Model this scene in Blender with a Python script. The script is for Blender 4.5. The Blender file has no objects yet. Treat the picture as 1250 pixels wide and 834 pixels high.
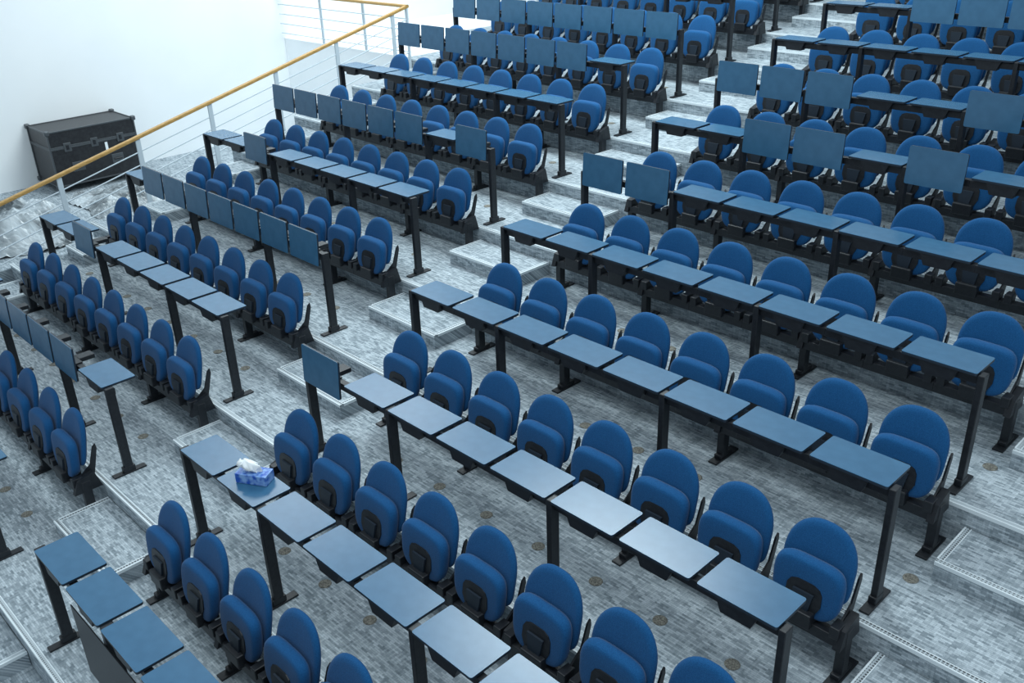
import bpy, bmesh, math, random
from mathutils import Matrix, Vector, noise
random.seed(4)
S=0.5; D=1.0372; H=0.2590; XR=1.7445; HD=0.7869; NO=-0.29
XW=-8.2; ZS=0.2; XRAIL=-4.6; XT=-4.75
sc=bpy.context.scene
sc.view_settings.view_transform='Standard'
# ------------------------------------------------------------ materials
def mat(name,col,rough=.5,metal=0.0,spec=.5):
    m=bpy.data.materials.new(name); m.use_nodes=True
    b=m.node_tree.nodes['Principled BSDF']
    b.inputs['Base Color'].default_value=(*col,1); b.inputs['Roughness'].default_value=rough
    b.inputs['Metallic'].default_value=metal; b.inputs['Specular IOR Level'].default_value=spec
    return m
def noise_col(m,c1,c2,scale,detail=3,bump=0,mapscale=(1,1,1)):
    nt=m.node_tree; n=nt.nodes; l=nt.links; b=n['Principled BSDF']
    tc=n.new('ShaderNodeTexCoord'); mp=n.new('ShaderNodeMapping'); mp.inputs['Scale'].default_value=mapscale
    nz=n.new('ShaderNodeTexNoise'); nz.inputs['Scale'].default_value=scale; nz.inputs['Detail'].default_value=detail
    cr=n.new('ShaderNodeValToRGB'); cr.color_ramp.elements[0].position=.35; cr.color_ramp.elements[1].position=.65
    cr.color_ramp.elements[0].color=(*c1,1); cr.color_ramp.elements[1].color=(*c2,1)
    l.new(tc.outputs['Object'],mp.inputs['Vector']); l.new(mp.outputs[0],nz.inputs['Vector'])
    l.new(nz.outputs['Fac'],cr.inputs['Fac']); l.new(cr.outputs[0],b.inputs['Base Color'])
    if bump:
        bp=n.new('ShaderNodeBump'); bp.inputs['Strength'].default_value=bump; bp.inputs['Distance'].default_value=.01
        l.new(nz.outputs['Fac'],bp.inputs['Height']); l.new(bp.outputs[0],b.inputs['Normal'])
    return m
M_fab=noise_col(mat('blue_fabric',(.02,.1,.26),.9,spec=.12),(.005,.060,.175),(.011,.092,.245),240,2,.25)
M_fab.node_tree.nodes['Principled BSDF'].inputs['Sheen Weight'].default_value=.12
M_blk=noise_col(mat('black_powder_coat',(.01,.012,.016),.45),(.006,.008,.012),(.012,.015,.02),40,2)
M_lam=noise_col(mat('blue_laminate',(.07,.19,.32),.27,spec=.55),(.028,.105,.20),(.036,.125,.23),9,3)
M_edge=mat('dark_edge_band',(.01,.02,.035),.5)
M_wall=noise_col(mat('white_wall_paint',(.86,.9,.92),.85),(.87,.91,.935),(.90,.935,.955),1.2,3)
M_wood=noise_col(mat('honey_wood',(.5,.3,.1),.4),(.36,.21,.06),(.52,.32,.11),14,4,0,(6,1,6))
M_steel=mat('white_painted_steel',(.50,.58,.64),.55)
M_brass=noise_col(mat('aged_brass',(.2,.13,.06),.7,.1),(.09,.088,.08),(.27,.26,.22),90,2)
M_alu=mat('dark_edge_trim',(.10,.11,.12),.4,.6)
M_case=noise_col(mat('black_case_laminate',(.012,.013,.016),.4),(.008,.009,.012),(.02,.022,.026),25,3,.1)
M_tis=mat('white_tissue',(.85,.9,.93),.8)
M_box=noise_col(mat('tissue_carton_blue',(.02,.09,.4),.4),(.01,.08,.42),(.20,.36,.66),30,1)
# carpet : woven dashes
M_car=mat('woven_grey_carpet',(.3,.35,.37),.95,spec=.1)
nt=M_car.node_tree;n=nt.nodes;l=nt.links;b=n['Principled BSDF']
tc=n.new('ShaderNodeTexCoord')
sx=n.new('ShaderNodeSeparateXYZ'); l.new(tc.outputs['Object'],sx.inputs[0])
yz=n.new('ShaderNodeMath'); yz.operation='ADD'; l.new(sx.outputs[1],yz.inputs[0]); l.new(sx.outputs[2],yz.inputs[1])
cb=n.new('ShaderNodeCombineXYZ'); l.new(sx.outputs[0],cb.inputs[0]); l.new(yz.outputs[0],cb.inputs[1])
wn=n.new('ShaderNodeTexNoise'); wn.inputs['Scale'].default_value=90; wn.inputs['Detail'].default_value=2; l.new(cb.outputs[0],wn.inputs['Vector'])
ws=n.new('ShaderNodeVectorMath'); ws.operation='MULTIPLY_ADD'; ws.inputs[1].default_value=(.006,.006,0)
l.new(wn.outputs['Color'],ws.inputs[0]); l.new(cb.outputs[0],ws.inputs[2])
def brick(bw,rh,rot,c1,c2,mo):
    mp=n.new('ShaderNodeMapping'); mp.inputs['Rotation'].default_value=(0,0,rot); l.new(ws.outputs[0],mp.inputs[0])
    bk=n.new('ShaderNodeTexBrick'); bk.inputs['Scale'].default_value=1; bk.inputs['Brick Width'].default_value=bw; bk.inputs['Row Height'].default_value=rh
    bk.inputs['Mortar Size'].default_value=rh*.12; bk.inputs['Mortar Smooth'].default_value=1
    bk.inputs['Color1'].default_value=(c1,c1,c1,1); bk.inputs['Color2'].default_value=(c2,c2,c2,1); bk.inputs['Mortar'].default_value=(mo,mo,mo,1)
    l.new(mp.outputs[0],bk.inputs['Vector']); return bk.outputs['Color']
b1=brick(.06,.014,0,.15,1.0,.25); b2=brick(.08,.016,math.pi/2,.3,1.0,.4)
mu=n.new('ShaderNodeMix'); mu.data_type='RGBA'; mu.blend_type='MIX'; mu.inputs['Factor'].default_value=.32
l.new(b1,mu.inputs['A']); l.new(b2,mu.inputs['B'])
nz=n.new('ShaderNodeTexNoise'); nz.inputs['Scale'].default_value=1.7; nz.inputs['Detail'].default_value=4; l.new(tc.outputs['Object'],nz.inputs['Vector'])
ma=n.new('ShaderNodeMath'); ma.operation='MULTIPLY_ADD'; ma.inputs[1].default_value=.14; l.new(nz.outputs['Fac'],ma.inputs[0]); l.new(mu.outputs['Result'],ma.inputs[2])
fn=n.new('ShaderNodeTexNoise'); fn.inputs['Scale'].default_value=150; fn.inputs['Detail'].default_value=2; l.new(tc.outputs['Object'],fn.inputs['Vector'])
mb=n.new('ShaderNodeMath'); mb.operation='MULTIPLY_ADD'; mb.inputs[1].default_value=.25; l.new(fn.outputs['Fac'],mb.inputs[0]); l.new(ma.outputs[0],mb.inputs[2])
cr=n.new('ShaderNodeValToRGB'); cr.color_ramp.elements[0].position=.24; cr.color_ramp.elements[0].color=(.095,.13,.155,1); cr.color_ramp.elements[1].color=(.49,.555,.605,1)
mm=n.new('ShaderNodeMath'); mm.operation='MULTIPLY'; mm.inputs[1].default_value=.88; l.new(mb.outputs[0],mm.inputs[0])
l.new(mm.outputs[0],cr.inputs['Fac']); l.new(cr.outputs[0],b.inputs['Base Color'])
# nosing: pale strip with dotted dark groove
M_nos=mat('ribbed_nosing',(.6,.66,.68),.5)
nt=M_nos.node_tree;n=nt.nodes;l=nt.links;b=n['Principled BSDF']
tc=n.new('ShaderNodeTexCoord'); vo=n.new('ShaderNodeTexVoronoi'); vo.inputs['Scale'].default_value=48; vo.inputs['Randomness'].default_value=0
cr=n.new('ShaderNodeValToRGB'); cr.color_ramp.interpolation='CONSTANT'
cr.color_ramp.elements[0].color=(.06,.07,.08,1); cr.color_ramp.elements[1].position=.38; cr.color_ramp.elements[1].color=(.42,.48,.52,1)
l.new(tc.outputs['Object'],vo.inputs['Vector']); l.new(vo.outputs['Distance'],cr.inputs['Fac']); l.new(cr.outputs[0],b.inputs['Base Color'])
M_nosl=mat('nosing_light_edge',(.68,.75,.79),.5)
M_gro=mat('dark_groove',(.05,.06,.07),.7)
M_pl=noise_col(mat('crumpled_plastic_film',(.5,.55,.58),.22),(.06,.075,.085),(.52,.58,.62),2.4,6,.5)
# ------------------------------------------------------------ mesh builder
class MB:
    def __init__(s): s.v=[];s.f=[];s.m=[];s.sm=[];s.mats=[]
    def mi(s,m):
        if m not in s.mats: s.mats.append(m)
        return s.mats.index(m)
    def add(s,vs,fs,m,smooth=False):
        o=len(s.v); s.v+=[tuple(v) for v in vs]; k=s.mi(m)
        for f in fs: s.f.append([i+o for i in f]); s.m.append(k); s.sm.append(smooth)
    def box(s,x0,x1,y0,y1,z0,z1,m,bev=0,rot=None):
        bm=bmesh.new(); bmesh.ops.create_cube(bm,size=1)
        for v in bm.verts:
            v.co=Vector(((x0+x1)/2+v.co.x*(x1-x0),(y0+y1)/2+v.co.y*(y1-y0),(z0+z1)/2+v.co.z*(z1-z0)))
        if bev: bmesh.ops.bevel(bm,geom=bm.edges[:],offset=bev,segments=2,affect='EDGES',profile=.5)
        bm.verts.index_update()
        vs=[(rot@v.co if rot else v.co.copy()) for v in bm.verts]
        s.add(vs,[[v.index for v in f.verts] for f in bm.faces],m); bm.free()
    def prism(s,pts,axis_fn,t0,t1,m,smooth=False,rim=None):
        N=len(pts); vs=[axis_fn(a,b,t0) for a,b in pts]+[axis_fn(a,b,t1) for a,b in pts]
        s.add(vs,[list(range(N))[::-1],list(range(N,2*N))],m)
        s.add(vs,[[i,(i+1)%N,N+(i+1)%N,N+i] for i in range(N)],rim or m)
    def pad(s,pts,fn,prof,m):
        N=len(pts); vs=[]
        for sc_,t in prof:
            vs+=[fn(a*sc_,b*sc_,t) for a,b in pts]
        fs=[]
        for k in range(len(prof)-1):
            for i in range(N):
                j=(i+1)%N; fs.append([k*N+i,k*N+j,(k+1)*N+j,(k+1)*N+i])
        c0=len(vs); vs.append(fn(0,0,prof[0][1])); c1=len(vs); vs.append(fn(0,0,prof[-1][1]))
        for i in range(N):
            j=(i+1)%N; fs.append([c0,j,i]); fs.append([c1,(len(prof)-1)*N+i,(len(prof)-1)*N+j])
        s.add(vs,fs,m,True)
    def tube(s,p0,p1,r,m,n=10,caps=True):
        p0=Vector(p0);p1=Vector(p1);d=(p1-p0).normalized()
        u=d.orthogonal().normalized(); w=d.cross(u); vs=[]
        for p in (p0,p1):
            for i in range(n):
                a=2*math.pi*i/n; vs.append(p+u*math.cos(a)*r+w*math.sin(a)*r)
        s.add(vs,[[i,(i+1)%n,n+(i+1)%n,n+i] for i in range(n)],m,True)
        if caps: s.add(vs,[list(range(n))[::-1],list(range(n,2*n))],m)
    def mesh(s,name):
        me=bpy.data.meshes.new(name); me.from_pydata(s.v,[],s.f)
        for m in s.mats: me.materials.append(m)
        for p,k,q in zip(me.polygons,s.m,s.sm): p.material_index=k; p.use_smooth=q
        bm=bmesh.new(); bm.from_mesh(me); bmesh.ops.recalc_face_normals(bm,faces=bm.faces[:]); bm.to_mesh(me); bm.free()
        me.update(); return me
def put(name,me,loc=(0,0,0),rz=0,parent=None):
    o=bpy.data.objects.new(name,me); sc.collection.objects.link(o); o.location=loc; o.rotation_euler=(0,0,rz)
    if parent: o.parent=parent
    return o
def se(w,hu,hl,nu,nl,N=40):
    out=[]
    for i in range(N):
        t=2*math.pi*(i+.5)/N; c,s_=math.cos(t),math.sin(t); nn=nu if s_>0 else nl
        out.append((w*math.copysign(abs(c)**(2/nn),c),(hu if s_>0 else hl)*math.copysign(abs(s_)**(2/nn),s_)))
    return out
# ------------------------------------------------------------ seat
def seat_mesh(leg_l,leg_r,var):
    b=MB()
    # backrest: thin shell, arched top
    bp=se(.208,.225,.19,2.35,5)
    lean=.22
    def fb(a,z,t): # t>0 front
        y=.655+z*lean-.40*a*a
        return (a,y-t,.605+z-t*lean)
    prof=[(.0001,-.018),(.6,-.019),(.95,-.018),(.99,-.010),(1,0),(.985,.012),(.95,.021),(.86,.026),(.4,.028),(.0001,.029)]
    b.pad(bp,fb,prof,M_fab)
    b.pad([(x*.9,z*.9) for x,z in bp],lambda a,z,t:fb(a,z-.01,t),[(.0001,-.030),(.9,-.028),(1,-.018)],M_blk)
    # folded seat cushion, underside to the front
    sp=[(x*(1-.10*max(0,-z)/.16),z) for x,z in se(.203,.165,.165,4.5,3.4)]
    tl=.10+var*.04
    def fs(a,z,t):
        return (a,.555+z*tl-.22*a*a-t,.495+z-t*tl)
    prof=[(.0001,-.045),(.7,-.044),(.94,-.034),(1,-.012),(1,.010),(.975,.028),(.93,.036),(.85,.040),(.6,.042),(.0001,.043)]
    b.pad(sp,fs,prof,M_fab)
    # hinge cover on the underside
    def tr(a,z,t): return (a,.512+(z-.495)*tl-t-.20*a*a,z)
    b.prism([(-.07,.352),(.07,.352),(.105,.43),(.102,.50),(.085,.53),(.05,.545),(-.05,.545),(-.085,.53),(-.102,.50),(-.105,.43)],tr,-.01,.006,M_blk)
    b.prism([(-.04,.36),(.04,.36),(.06,.49),(-.06,.49)],tr,.004,.020,M_edge)
    b.box(-.08,.08,.45,.60,.29,.385,M_blk,.008)
    # side hangers
    for sx in (-1,1):
        x=sx*.207
        pts=[(.50,.29),(.64,.29),(.68,.42),(.72,.56),(.715,.60),(.69,.58),(.64,.44),(.52,.35)]
        b.prism(pts,lambda y,z,t:(t,y,z),x-.006,x+.006,M_blk)
        b.box(x-.028,x+.028,.475,.565,.30,.375,M_blk,.006)
    # beam
    b.box(-S/2,S/2,.485,.555,.245,.315,M_blk,.004)
    for on,x in ((leg_l,-S/2+.012),(leg_r,S/2-.012)):
        if on:
            b.box(x-.027,x+.027,.525,.595,.01,.34,M_blk,.005)
            b.prism([(.46,.25),(.68,.25),(.64,.40),(.50,.36)],lambda y,z,t:(t,y,z),x-.022,x+.022,M_blk)
            b.box(x-.035,x+.035,.44,.72,0,.014,M_blk,.004)
            b.box(x-.028,x+.028,.50,.65,.012,.045,M_blk,.006)
    return b.mesh('auditorium_seat')
# ------------------------------------------------------------ tablet desk
def rrect(w,h_,r,n=5):
    o=[]
    for cx,cy,a0 in ((w/2-r,h_/2-r,0),(-w/2+r,h_/2-r,90),(-w/2+r,-h_/2+r,180),(w/2-r,-h_/2+r,270)):
        for i in range(n+1):
            a=math.radians(a0+90*i/n); o.append((cx+r*math.cos(a),cy+r*math.sin(a)))
    return o
TW,TD=.455,.275
def desk_mesh(up,leg_l,leg_r):
    b=MB()
    R=rrect(TW,TD,.014)
    if not up:
        b.prism(R,lambda a,c,t:(a,c+.012,t),HD-.018,HD-.003,M_edge)
        b.prism(R,lambda a,c,t:(a,c+.012,t),HD-.003,HD,M_lam)
    else:
        R=rrect(TW,.30,.014); tl=.06
        b.prism(R,lambda a,c,t:(a,-.135+t+c*tl,HD+.02+c-t*tl),.003,.018,M_edge)
        b.prism(R,lambda a,c,t:(a,-.135+t+c*tl,HD+.02+c-t*tl),0,.003,M_lam)
    b.prism([(-.12,HD-.02),(.12,HD-.02),(.085,HD-.105),(-.085,HD-.105)],lambda a,z,t:(a,t,z),-.115,-.03,M_blk)
    b.box(-.05,.05,-.03,.10,HD-.055,HD-.018,M_blk,.004)
    b.box(-S/2,S/2,-.085,-.035,HD-.085,HD-.03,M_blk,.003)
    for on,x in ((leg_l,-S/2-.0),(leg_r,S/2+.0)):
        if on:
            b.box(x-.02,x+.02,-.115,-.045,.01,HD-.012,M_blk,.005)
            b.box(x-.03,x+.03,-.215,.055,0,.014,M_blk,.004)
            b.box(x-.024,x+.024,-.13,-.03,.012,.06,M_blk,.006)
    return b.mesh('tablet_desk')
seat_cache={}; desk_cache={}
def seat(ll,lr,var):
    k=(ll,lr,var)
    if k not in seat_cache: seat_cache[k]=seat_mesh(*k)
    return seat_cache[k]
def desk(up,ll,lr):
    k=(up,ll,lr)
    if k not in desk_cache: desk_cache[k]=desk_mesh(*k)
    return desk_cache[k]
UP_R={1:[0],4:[0,1],5:[2,3,5],6:[0,1,2,5],8:[2,3,4]}
UP_L={-1:[1,2,3,4],0:[1,2,3,4,5],1:[5],2:[0,1,2,3,4,5,6],3:[5],4:[0,2,3,4,5,6,7],6:[1,2,3,4,5,6,7],7:list(range(8))}
DY=.03
for r in range(-1,11):
    for i in range(8):
        ll=i in(0,2,5); lr=i==7; v=random.choice((0,1))
        put('auditorium_seat',seat(ll,lr,v),(XR+i*S+.035,r*D+DY-.02,r*H))
        put('tablet_desk',desk(i in UP_R.get(r,[]),ll,lr),(XR+i*S,r*D,r*H))
        ll=i in(1,4,7); lr=i==0
        put('auditorium_seat',seat(ll,lr,v),(-i*S,r*D+DY+.02,r*H))
        put('tablet_desk',desk(i in UP_L.get(r,[]),ll,lr),(-i*S,r*D,r*H))
# modesty panel of the first row
b=MB(); r=-1
b.box(XR+.27,XR+7.7*S-.1,r*D-.125,r*D-.117,r*H+.12,r*H+.66,M_blk,.002)
put('modesty_panel',b.mesh('modesty_panel'))
# ------------------------------------------------------------ tiers
X1=9.0; RMIN,RMAX=-4,13
b=MB()
for r in range(RMIN,RMAX):
    y0=r*D+NO; y1=y0+D
    b.box(XT,X1,y0,y1 if r<RMAX-1 else y1+4,r*H-H-.05 if r>RMIN else r*H-.1,r*H,M_car)
b.box(XT,X1,RMIN*D+NO-6,RMIN*D+NO,RMIN*H-.1-H,RMIN*H-H+.0,M_car)
tiers=put('tiered_floor',b.mesh('tiered_floor'))
def nosing(b,x0,x1,y,z):
    b.box(x0,x1,y-.004,y+.007,z-.020,z+.004,M_nosl)
    b.box(x0,x1,y+.007,y+.032,z,z+.003,M_nos)
    b.box(x0,x1,y+.032,y+.038,z,z+.004,M_nosl)
def nosing_y(b,x,y0,y1,z,sg):
    a,c=sorted((x-sg*.004,x+sg*.007)); b.box(a,c,y0,y1,z-.020,z+.004,M_nosl)
    a,c=sorted((x+sg*.007,x+sg*.032)); b.box(a,c,y0,y1,z,z+.003,M_nos)
    a,c=sorted((x+sg*.032,x+sg*.038)); b.box(a,c,y0,y1,z,z+.004,M_nosl)
b=MB()
for r in range(RMIN,RMAX): nosing(b,XT,X1,r*D+NO,r*H)
put('trim_1',b.mesh('tier_nosing'))
for x0,x1 in ((.27,1.23),(5.64,6.60),(-4.50,-3.98)):
    for r in range(-2,11):
        b=MB(); y1=(r+1)*D+NO-.005; y0=y1-.43; z=r*H+H/2
        b.box(x0,x1,y0,y1,r*H,z,M_car)
        nosing(b,x0,x1,y0,z); nosing_y(b,x0,y0+.038,y1,z,1); nosing_y(b,x1,y0+.038,y1,z,-1)
        put('aisle_step',b.mesh('aisle_step'))
# floor air diffusers
b=MB()
def disc(x,y,z):
    n_=20
    vs=[(x+.038*math.cos(2*math.pi*k/n_),y+.038*math.sin(2*math.pi*k/n_),z) for k in range(n_)]+[(x+.045*math.cos(2*math.pi*k/n_),y+.045*math.sin(2*math.pi*k/n_),z-.004) for k in range(n_)]
    b.add(vs,[list(range(n_))]+[[k,(k+1)%n_,n_+(k+1)%n_,n_+k] for k in range(n_)],M_brass)
for r in range(-1,11):
    for i in range(8):
        disc(XR+.06+i*S+.5*S,r*D+.24,r*H+.006); disc(-i*S-.5*S+.06,r*D+.24,r*H+.006)
put('floor_air_diffusers',b.mesh('floor_air_diffusers'))
# ------------------------------------------------------------ side floor, walls
b=MB(); b.box(XW,XT,-12,6.98,ZS-.2,ZS,M_car); put('floor',b.mesh('floor'))
b=MB(); b.box(XW+.002,XT,7.0,RMAX*D+NO+3.99,ZS-.2,1.82,M_wall); put('side_landing',b.mesh('side_landing'))
b=MB(); b.box(XW-.2,XW,-12,18,-1,7.0,M_wall); put('wall_left',b.mesh('wall_left'))
b=MB(); b.box(XW,X1,RMAX*D+NO+4,RMAX*D+NO+4.2,-1,8.5,M_wall); put('wall_back',b.mesh('wall_back'))
# ------------------------------------------------------------ railing
b=MB()
k=H/D; ya,yb=-2.6,6.98
zr=lambda y:1.466+(y-2.53)*k
XRr=XRAIL
def beam(p0,p1,w,h_,m):
    p0=Vector(p0);p1=Vector(p1);d=(p1-p0); L=d.length; d.normalize()
    up=Vector((0,0,1)); sd=d.cross(up).normalized(); u2=sd.cross(d)
    o=rrect(w,h_,min(w,h_)*.3,3)
    b.prism(o,lambda a,c,t:tuple(p0+d*t+sd*a+u2*c),0,L,m)
beam((XRr,ya,zr(ya)),(XRr,yb,zr(yb)),.06,.045,M_wood)
beam((XRr+.03,yb-.03,zr(yb)),(XW+.02,yb-.03,zr(yb)),.06,.045,M_wood)
for q in (.18,.34,.50,.66):
    b.tube((XRr,ya,zr(ya)-q),(XRr,yb,zr(yb)-q),.008,M_steel)
    b.tube((XRr,yb-.03,zr(yb)-q),(XW+.02,yb-.03,zr(yb)-q),.008,M_steel)
for j in range(-5,7):
    y=2.53+(j-2)*D+.0
    if y<ya: continue
    fz=math.floor((y-NO)/D)*H
    b.box(XRr-.012,XRr+.012,y-.03,y+.03,fz,zr(y)-.02,M_steel,.003)
    b.box(XRr-.05,XRr+.05,y-.06,y+.06,fz,fz+.01,M_steel,.002)
for x in (XRr,-5.8,-7.0):
    fz=math.floor((yb-.03-NO)/D)*H if x==XRr else 1.82
    yy=yb-.03 if x==XRr else yb+.045
    b.box(x-.025,x+.025,yy-.012,yy+.012,fz,zr(yb)-.0,M_steel,.003)
put('stair_railing',b.mesh('stair_railing'))
# ------------------------------------------------------------ flight case
b=MB()
cx0,cx1,cy0,cy1=-8.14,-7.38,2.36,3.66; cz0=ZS+.12; cz1=ZS+.92; zl=cz1-.24
b.box(cx0,cx1,cy0,cy1,cz0,zl-.006,M_case,.01); b.box(cx0,cx1,cy0,cy1,zl+.006,cz1,M_case,.01)
b.box(cx0+.01,cx1-.01,cy0+.01,cy1-.01,zl-.01,zl+.01,M_gro)
for x in (cx0,cx1):
    for y in (cy0,cy1): b.box(x-.012,x+.012,y-.012,y+.012,cz0,cz1,M_alu,.003)
    for z in (cz0,zl-.012,zl+.012,cz1): b.box(x-.008,x+.008,cy0,cy1,z-.01,z+.01,M_alu,.002)
for y in (cy0,cy1):
    for z in (cz0,zl-.012,zl+.012,cz1): b.box(cx0,cx1,y-.008,y+.008,z-.01,z+.01,M_alu,.002)
for x in (cx0,cx1):
    for y in (cy0,cy1):
        for z in (cz0,cz1): b.box(x-.035,x+.035,y-.035,y+.035,z-.035,z+.035,M_alu,.015)
for y in (cy0+.25,(cy0+cy1)/2,cy1-.25):
    b.box(cx1-.002,cx1+.012,y-.055,y+.055,zl-.07,zl+.06,M_alu,.004)
    b.box(cx1+.01,cx1+.022,y-.02,y+.02,zl-.04,zl+.03,M_blk,.004)
for y in (cy0+.35,cy1-.35):
    b.box(cx1-.002,cx1+.008,y-.09,y+.09,cz0+.18,cz0+.32,M_alu,.004)
    b.tube((cx1+.025,y-.06,cz0+.25),(cx1+.025,y+.06,cz0+.25),.012,M_blk)
for x in (cx0+.12,cx1-.12):
    for y in (cy0+.15,cy1-.15):
        b.tube((x-.02,y,ZS+.05),(x+.02,y,ZS+.05),.05,M_blk,16); b.box(x-.03,x+.03,y-.04,y+.04,ZS+.06,cz0,M_alu)
b.box(cx1-.001,cx1+.003,cy1-.50,cy1-.46,cz0+.36,cz0+.52,M_tis)
put('equipment_flight_case',b.mesh('equipment_flight_case'))
# ------------------------------------------------------------ plastic sheets
def sheet(x0,x1,y0,y1,hh,seed,nx=70,ny=70):
    vs=[];fs=[]
    for i in range(nx+1):
        for j in range(ny+1):
            u=i/nx;v=j/ny; x=x0+(x1-x0)*u;y=y0+(y1-y0)*v
            e=min(u,1-u,v,1-v)*5; e=min(1,e)
            p=Vector((x*1.6+seed,y*1.6,seed))
            z=hh*e*abs(noise.noise(p)+.5*noise.noise(p*2.3)+.5)+.25*hh*abs(noise.noise(p*6))
            z+=.12*hh*abs(noise.noise(p*13))
            w=.25*noise.noise(Vector((x*1.3,y*1.3,seed+7)))
            vs.append((x+w,y+w*.8,ZS+.004+max(0,z)))
    for i in range(nx):
        for j in range(ny):
            a=i*(ny+1)+j; fs.append([a,a+1,a+ny+2,a+ny+1])
    b=MB(); b.add(vs,fs,M_pl,False); return b.mesh('plastic_sheet')
put('plastic_sheet',sheet(-7.2,-5.1,.0,2.0,.32,3))
put('plastic_sheet',sheet(-7.05,-5.6,2.3,3.5,.24,9))
# ------------------------------------------------------------ tissue box
b=MB(); 
b.box(-.11,.11,-.055,.055,0,.07,M_box,.004)
vs=[];fs=[];N=22
for kk,(rx,ry,z) in enumerate(((.05,.012,.068),(.055,.025,.090),(.07,.04,.110),(.045,.03,.13),(.015,.01,.145))):
    for i in range(N):
        a=2*math.pi*i/N; q=1+.28*math.sin(a*5+kk)+.12*math.sin(a*9+kk*2)
        vs.append((rx*q*math.cos(a)-.016*kk,ry*q*math.sin(a),z+.012*math.sin(a*3+kk)))
for kk in range(4):
    for i in range(N): fs.append([kk*N+i,kk*N+(i+1)%N,(kk+1)*N+(i+1)%N,(kk+1)*N+i])
fs.append([4*N+i for i in range(N)])
b.add(vs,fs,M_tis,True)
put('tissue_box',b.mesh('tissue_box'),(XR+S-.02,.04,HD+.001),math.radians(30))
# ------------------------------------------------------------ light
w=bpy.data.worlds.new('world'); sc.world=w; w.use_nodes=True
bg=w.node_tree.nodes['Background']; bg.inputs['Color'].default_value=(.77,.91,1,1); bg.inputs['Strength'].default_value=.66
def area(name,loc,sx,sy,p,col=(.88,.97,1)):
    ld=bpy.data.lights.new(name,'AREA'); ld.shape='RECTANGLE'; ld.size=sx; ld.size_y=sy; ld.energy=p; ld.color=col
    o=bpy.data.objects.new(name,ld); sc.collection.objects.link(o); o.location=loc; return o
area('added_wall_fill',(-.3,6.1,7.6),3.2,4.0,600,(.86,.98,1))
area('added_wall_fill',(4.5,-.5,7.6),5,3,240)
area('added_wall_fill',(-6.4,6.0,7.6),2.2,6,350)  # extra fill lamp added to whiten the left wall, not a known fixture
# ------------------------------------------------------------ camera
a,t,ro=.8069,.4580,-.0334
F=Vector((-math.sin(a)*math.cos(t),math.cos(a)*math.cos(t),-math.sin(t)))
Rt=Vector((math.cos(a),math.sin(a),0)); U=Rt.cross(F)
R2=Rt*math.cos(ro)+U*math.sin(ro); U2=-Rt*math.sin(ro)+U*math.cos(ro)
cd=bpy.data.cameras.new('camera'); co=bpy.data.objects.new('camera',cd); sc.collection.objects.link(co)
co.matrix_world=Matrix(((R2[0],U2[0],-F[0],7.0299),(R2[1],U2[1],-F[1],-2.2291),(R2[2],U2[2],-F[2],4.2079),(0,0,0,1)))
cd.sensor_width=36; cd.lens=1140.2991/1250*36
sc.camera=co
